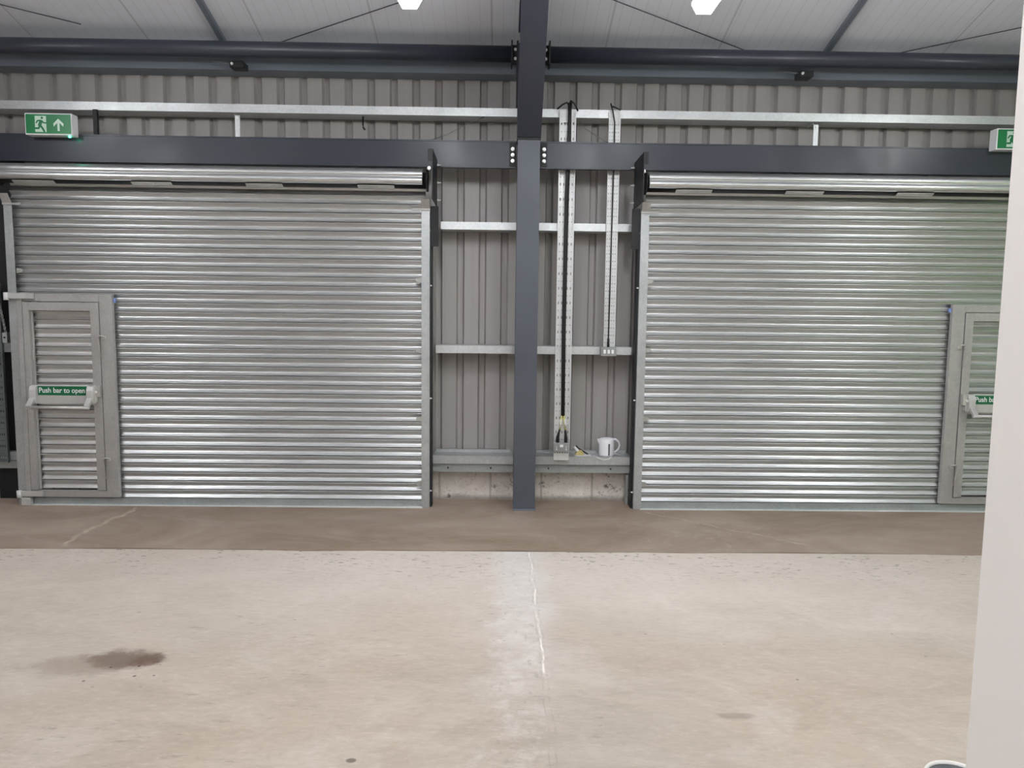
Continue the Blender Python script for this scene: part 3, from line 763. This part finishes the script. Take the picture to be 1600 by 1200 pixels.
sb = thing('switch_box', (.914, .06, 1.30), 'small grey metal switch box with three white rockers', 'switch')
build(MB().box(.850, .978, .030, .099, 1.303, 1.374), 'back_box', 'box_grey', sb, .004)
fp = build(MB().box(.847, .981, .024, .030, 1.299, 1.374), 'face_plate', 'box_grey', sb, .003)
for x in (.880, .914, .947): build(MB().box(x - .010, x + .010, .018, .0245, 1.320, 1.354), 'rocker', 'rocker_white', fp, .002)
ib = thing('isolator_box', (.531, .05, .395), 'grey metal connection box at the foot of the tall cable tray', 'electrical box')
build(MB().box(.464, .600, .022, .070, .478, .557), 'case', 'box_grey', ib, .003)
build(MB().box(.518, .546, .0205, .0225, .520, .542), 'label_sticker', 'white_plastic', ib, label='small white sticker')
for x in (.490, .572):
    mb = MB(); mb.tube([(x, .022, .50), (x, .019, .50)], .006, 10); mb.box(x - .002, x + .002, .0195, .0222, .50, .53); build(mb, 'cover_screw', 'bolt_zinc', ib)
mb = MB(); mb.box(.468, .598, .064, .067, .40, .478); mb.box(.468, .472, .067, .099, .40, .478); mb.box(.594, .598, .067, .099, .40, .478)
tp = build(mb, 'tray_end', 'tray_zinc', ib)
mb = MB()
for k in range(6): mb.box(.474 + k * .0222, .481 + k * .0222, .0625, .0645, .462, .476)
build(mb, 'slot_row', 'black_steel', tp)

# ------------------------------------------------------------------ kettle, brush, loose things on the base rail
ket = thing('kettle', (.94, .185, .424), 'white plastic electric kettle standing on the base rail', 'kettle')
kx, ky, kz = .938, .185, .425
mb = MB(); mb.lathe([(.063, kz), (.066, kz + .004), (.0665, kz + .03), (.066, kz + .10), (.0645, kz + .140), (.062, kz + .145), (.058, kz + .145)], kx, ky, 36)
bd = build(mb, 'body', 'kettle_white', ket)
mb = MB(); mb.lathe([(.058, kz + .144), (.056, kz + .148), (.042, kz + .152), (.0, kz + .153)], kx, ky, 32, False); build(mb, 'lid', 'kettle_white', ket)
mb = MB()
zt, zb_ = kz + .143, kz + .090
a = [mb.bm.verts.new(p) for p in ((kx - .056, ky - .024, zt), (kx - .056, ky + .024, zt), (kx - .086, ky, zt + .002), (kx - .062, ky - .017, zb_), (kx - .062, ky + .017, zb_), (kx - .080, ky, zt - .020))]
for f in ((0, 2, 5, 3), (2, 1, 4, 5), (0, 1, 2), (3, 5, 4), (0, 3, 4, 1)): mb.bm.faces.new([a[i] for i in f])
build(mb, 'spout', 'kettle_white', ket, .003)
mb = MB(); mb.tube([(kx + .040, ky - .02, kz + .142), (kx + .075, ky - .022, kz + .143), (kx + .100, ky - .022, kz + .125), (kx + .110, ky - .022, kz + .092), (kx + .100, ky - .022, kz + .058), (kx + .080, ky - .02, kz + .035), (kx + .052, ky - .016, kz + .022)], [.010, .0095, .009, .009, .009, .009, .009], 12)
build(mb, 'handle', 'kettle_white', ket)
mb = MB(); ang = math.radians(-78)
wx, wy = kx + .0655 * math.cos(ang), ky + .0655 * math.sin(ang)
mb.box(wx - .007, wx + .007, wy - .0035, wy + .004, kz + .006, kz + .108); build(mb, 'water_window', 'window_grey', ket, .002, label='dark grey water gauge strip')
mb = MB(); mb.tube([(kx + .06, ky - .02, kz + .012), (kx + .07, ky - .05, kz + .022), (kx + .095, ky - .06, kz + .016), (kx + .125, ky - .05, kz + .004)], .0035, 8)
mb.tube([(kx + .05, ky - .05, kz + .008), (kx + .03, .096, kz + .002), (kx + .005, .095, kz - .022), (kx - .04, .095, kz - .026), (kx - .085, .095, kz - .010), (kx - .105, .10, kz + .004), (kx - .125, .125, kz + .006)], .0035, 8)
build(mb, 'cord', 'white_plastic', ket)
br = thing('hand_brush', (.70, .16, .424), 'small yellowish brush with a white handle end beside the kettle', 'brush')
mb = MB(); mb.tube([(.652, .15, .500), (.672, .15, .478), (.694, .15, .456)], [.012, .013, .013], 12); build(mb, 'handle', 'white_plastic', br)
mb = MB(); mb.prism([(.660, .440), (.690, .470), (.715, .470), (.735, .452), (.738, .428), (.672, .428)], 'Y', .135, .185); build(mb, 'head', 'tan_plastic', br, .006)
mb = MB(); mb.tube([(.67, .178, .505), (.70, .178, .478), (.742, .178, .452), (.775, .178, .432)], .006, 8); build(mb, 'shadow_strip', 'black_rubber', br)  # black strip standing in for the shadow beside the brush
mb = MB(); mb.box(.655, .80, .125, .19, .4245, .4285); build(mb, 'pale_card', 'off_white_plastic', br)

# ------------------------------------------------------------------ small loose cables, chain and clutter
def wire(name, pts, r, mat, label, cat='cable'):
    mb = MB(); mb.tube(pts, r, 8); return build(mb, name, mat, label=label, cat=cat, kind='thing')
wire('loose_wire', [(-.58, .02, 3.047), (-.45, .05, 3.10), (-.30, .09, 3.19), (-.20, .098, 3.235), (-.15, .11, 3.259)], .0035, 'chain_steel', 'thin grey wire sloping from rail to beam on the kettle-free side of the column')
wire('loose_wire', [(.63, .098, 3.235), (.68, .098, 3.18), (.76, .098, 3.13), (.88, .05, 3.048)], .0035, 'chain_steel', 'thin grey wire sloping between the two cable trays above the beam')
wire('cable_end', [(-1.155, .16, 3.258), (-1.155, .15, 3.19), (-1.15, .14, 3.165), (-1.135, .12, 3.145)], .007, 'black_rubber', 'short black cable end hanging under the top rail')
ch = thing('hoist_chain', (-4.13, .06, 1.38), 'steel hand chain hanging beside the first wicket door', 'chain')
mb = MB()
pts = [Vector((-4.17 + .065 * (i / 22) ** .8, .05, 1.72 - .016 * i)) for i in range(23)]
def ring(mb, c, ax, a=.013, b=.008, r=.0028, n=10):
    ps = [Vector(c) + Vector((0, 0, 1)) * a * math.sin(2 * math.pi * k / n) + Vector(ax) * b * math.cos(2 * math.pi * k / n) for k in range(n + 1)]
    mb.tube(ps, r, 6)
for i, p in enumerate(pts):
    mb = MB(); ring(mb, p, (1, 0, 0) if i % 2 else (0, 1, 0)); build(mb, 'link', 'zinc', ch)
hb = thing('hinge_bracket', (-4.09, .03, 1.36), 'small galvanised bracket with a hole above the short rail end', 'bracket')
build(MB().box(-4.135, -4.095, .03, .098, 1.355, 1.44), 'bracket_plate', 'zinc', hb, .003)
mb = MB(); mb.tube([(-4.115, .03, 1.40), (-4.115, .027, 1.40)], .008, 12); build(mb, 'bolt_hole', 'black_steel', hb)
mb = MB(); mb.tube([(-4.235, .03, 1.20), (-4.235, .03, 1.29)], .035, 20); build(mb, 'red_cap', 'red_plastic', label='dark red round cap at the picture edge on the far cable tray', cat='cap', kind='thing')
build(MB().box(-4.32, -4.035, .175, .29, 0, 2.9), 'dark_backing', 'black_steel', label='dark flat post behind the chain at the first shutter', cat='backing', kind='thing')  # near-black slab filling the space behind the chain
build(MB().box(1.105, 1.128, .12, .20, .0, .262), 'conduit_stub', 'flash_zinc', label='short grey steel upright at the foot of the second shutter guide', cat='bracket', kind='thing', bevel=.003)

# ------------------------------------------------------------------ bucket by the partition
bk = thing('bucket', (1.553, -3.985, 0), 'round white-rimmed bucket on the floor beside the partition wall', 'bucket')
bx_, by_ = 1.553, -3.985
mb = MB(); mb.lathe([(.085, -.004), (.100, .138), (.104, .140), (.107, .145), (.104, .150), (.098, .148), (.0965, .140)], bx_, by_, 40, False)
build(mb, 'shell', 'bucket_white', bk)
mb = MB(); mb.lathe([(.0955, .140), (.089, .10), (.0, .10)], bx_, by_, 40, False); build(mb, 'inner_wall', 'bucket_grey', bk)
mb = MB(); mb.lathe([(.0, .1025), (.086, .1025)], bx_, by_, 32, False); build(mb, 'paint', 'paint_white', bk)

# ------------------------------------------------------------------ world, camera, view
w = bpy.data.worlds.new('World'); scn.world = w; w.use_nodes = True
bg = w.node_tree.nodes['Background']; bg.inputs[0].default_value = (.80, .90, 1, 1); bg.inputs[1].default_value = 3.2
pl = bpy.data.lights.new('door_portal', 'AREA'); pl.shape = 'RECTANGLE'; pl.size = 3.6; pl.size_y = 5.0; pl.cycles.is_portal = True
po = bpy.data.objects.new('door_portal', pl); COL.objects.link(po)
po.location = (10.1, -8.7, 1.8); po.rotation_euler = (0, math.radians(90), 0)

cam = bpy.data.cameras.new('camera'); co = bpy.data.objects.new('camera', cam); COL.objects.link(co)
cam.sensor_fit = 'HORIZONTAL'; cam.sensor_width = 36; cam.lens = 1190 / 1600 * 36; cam.clip_start = .02
R = Vector((0.99981644, -0.01508252, 0.01181507)); U = Vector((-0.01024128, 0.10046516, 0.99488787)); F = Vector((0.01619242, 0.99482625, -0.10029225))
m = Matrix((R, U, -F)).transposed().to_4x4(); m.translation = Vector((0, -6.36426, 1.70)); co.matrix_world = m
scn.camera = co
scn.view_settings.view_transform = 'Standard'; scn.view_settings.look = 'None'; scn.view_settings.gamma = 1; scn.view_settings.use_curve_mapping = False
scn.view_settings.exposure = 0.8
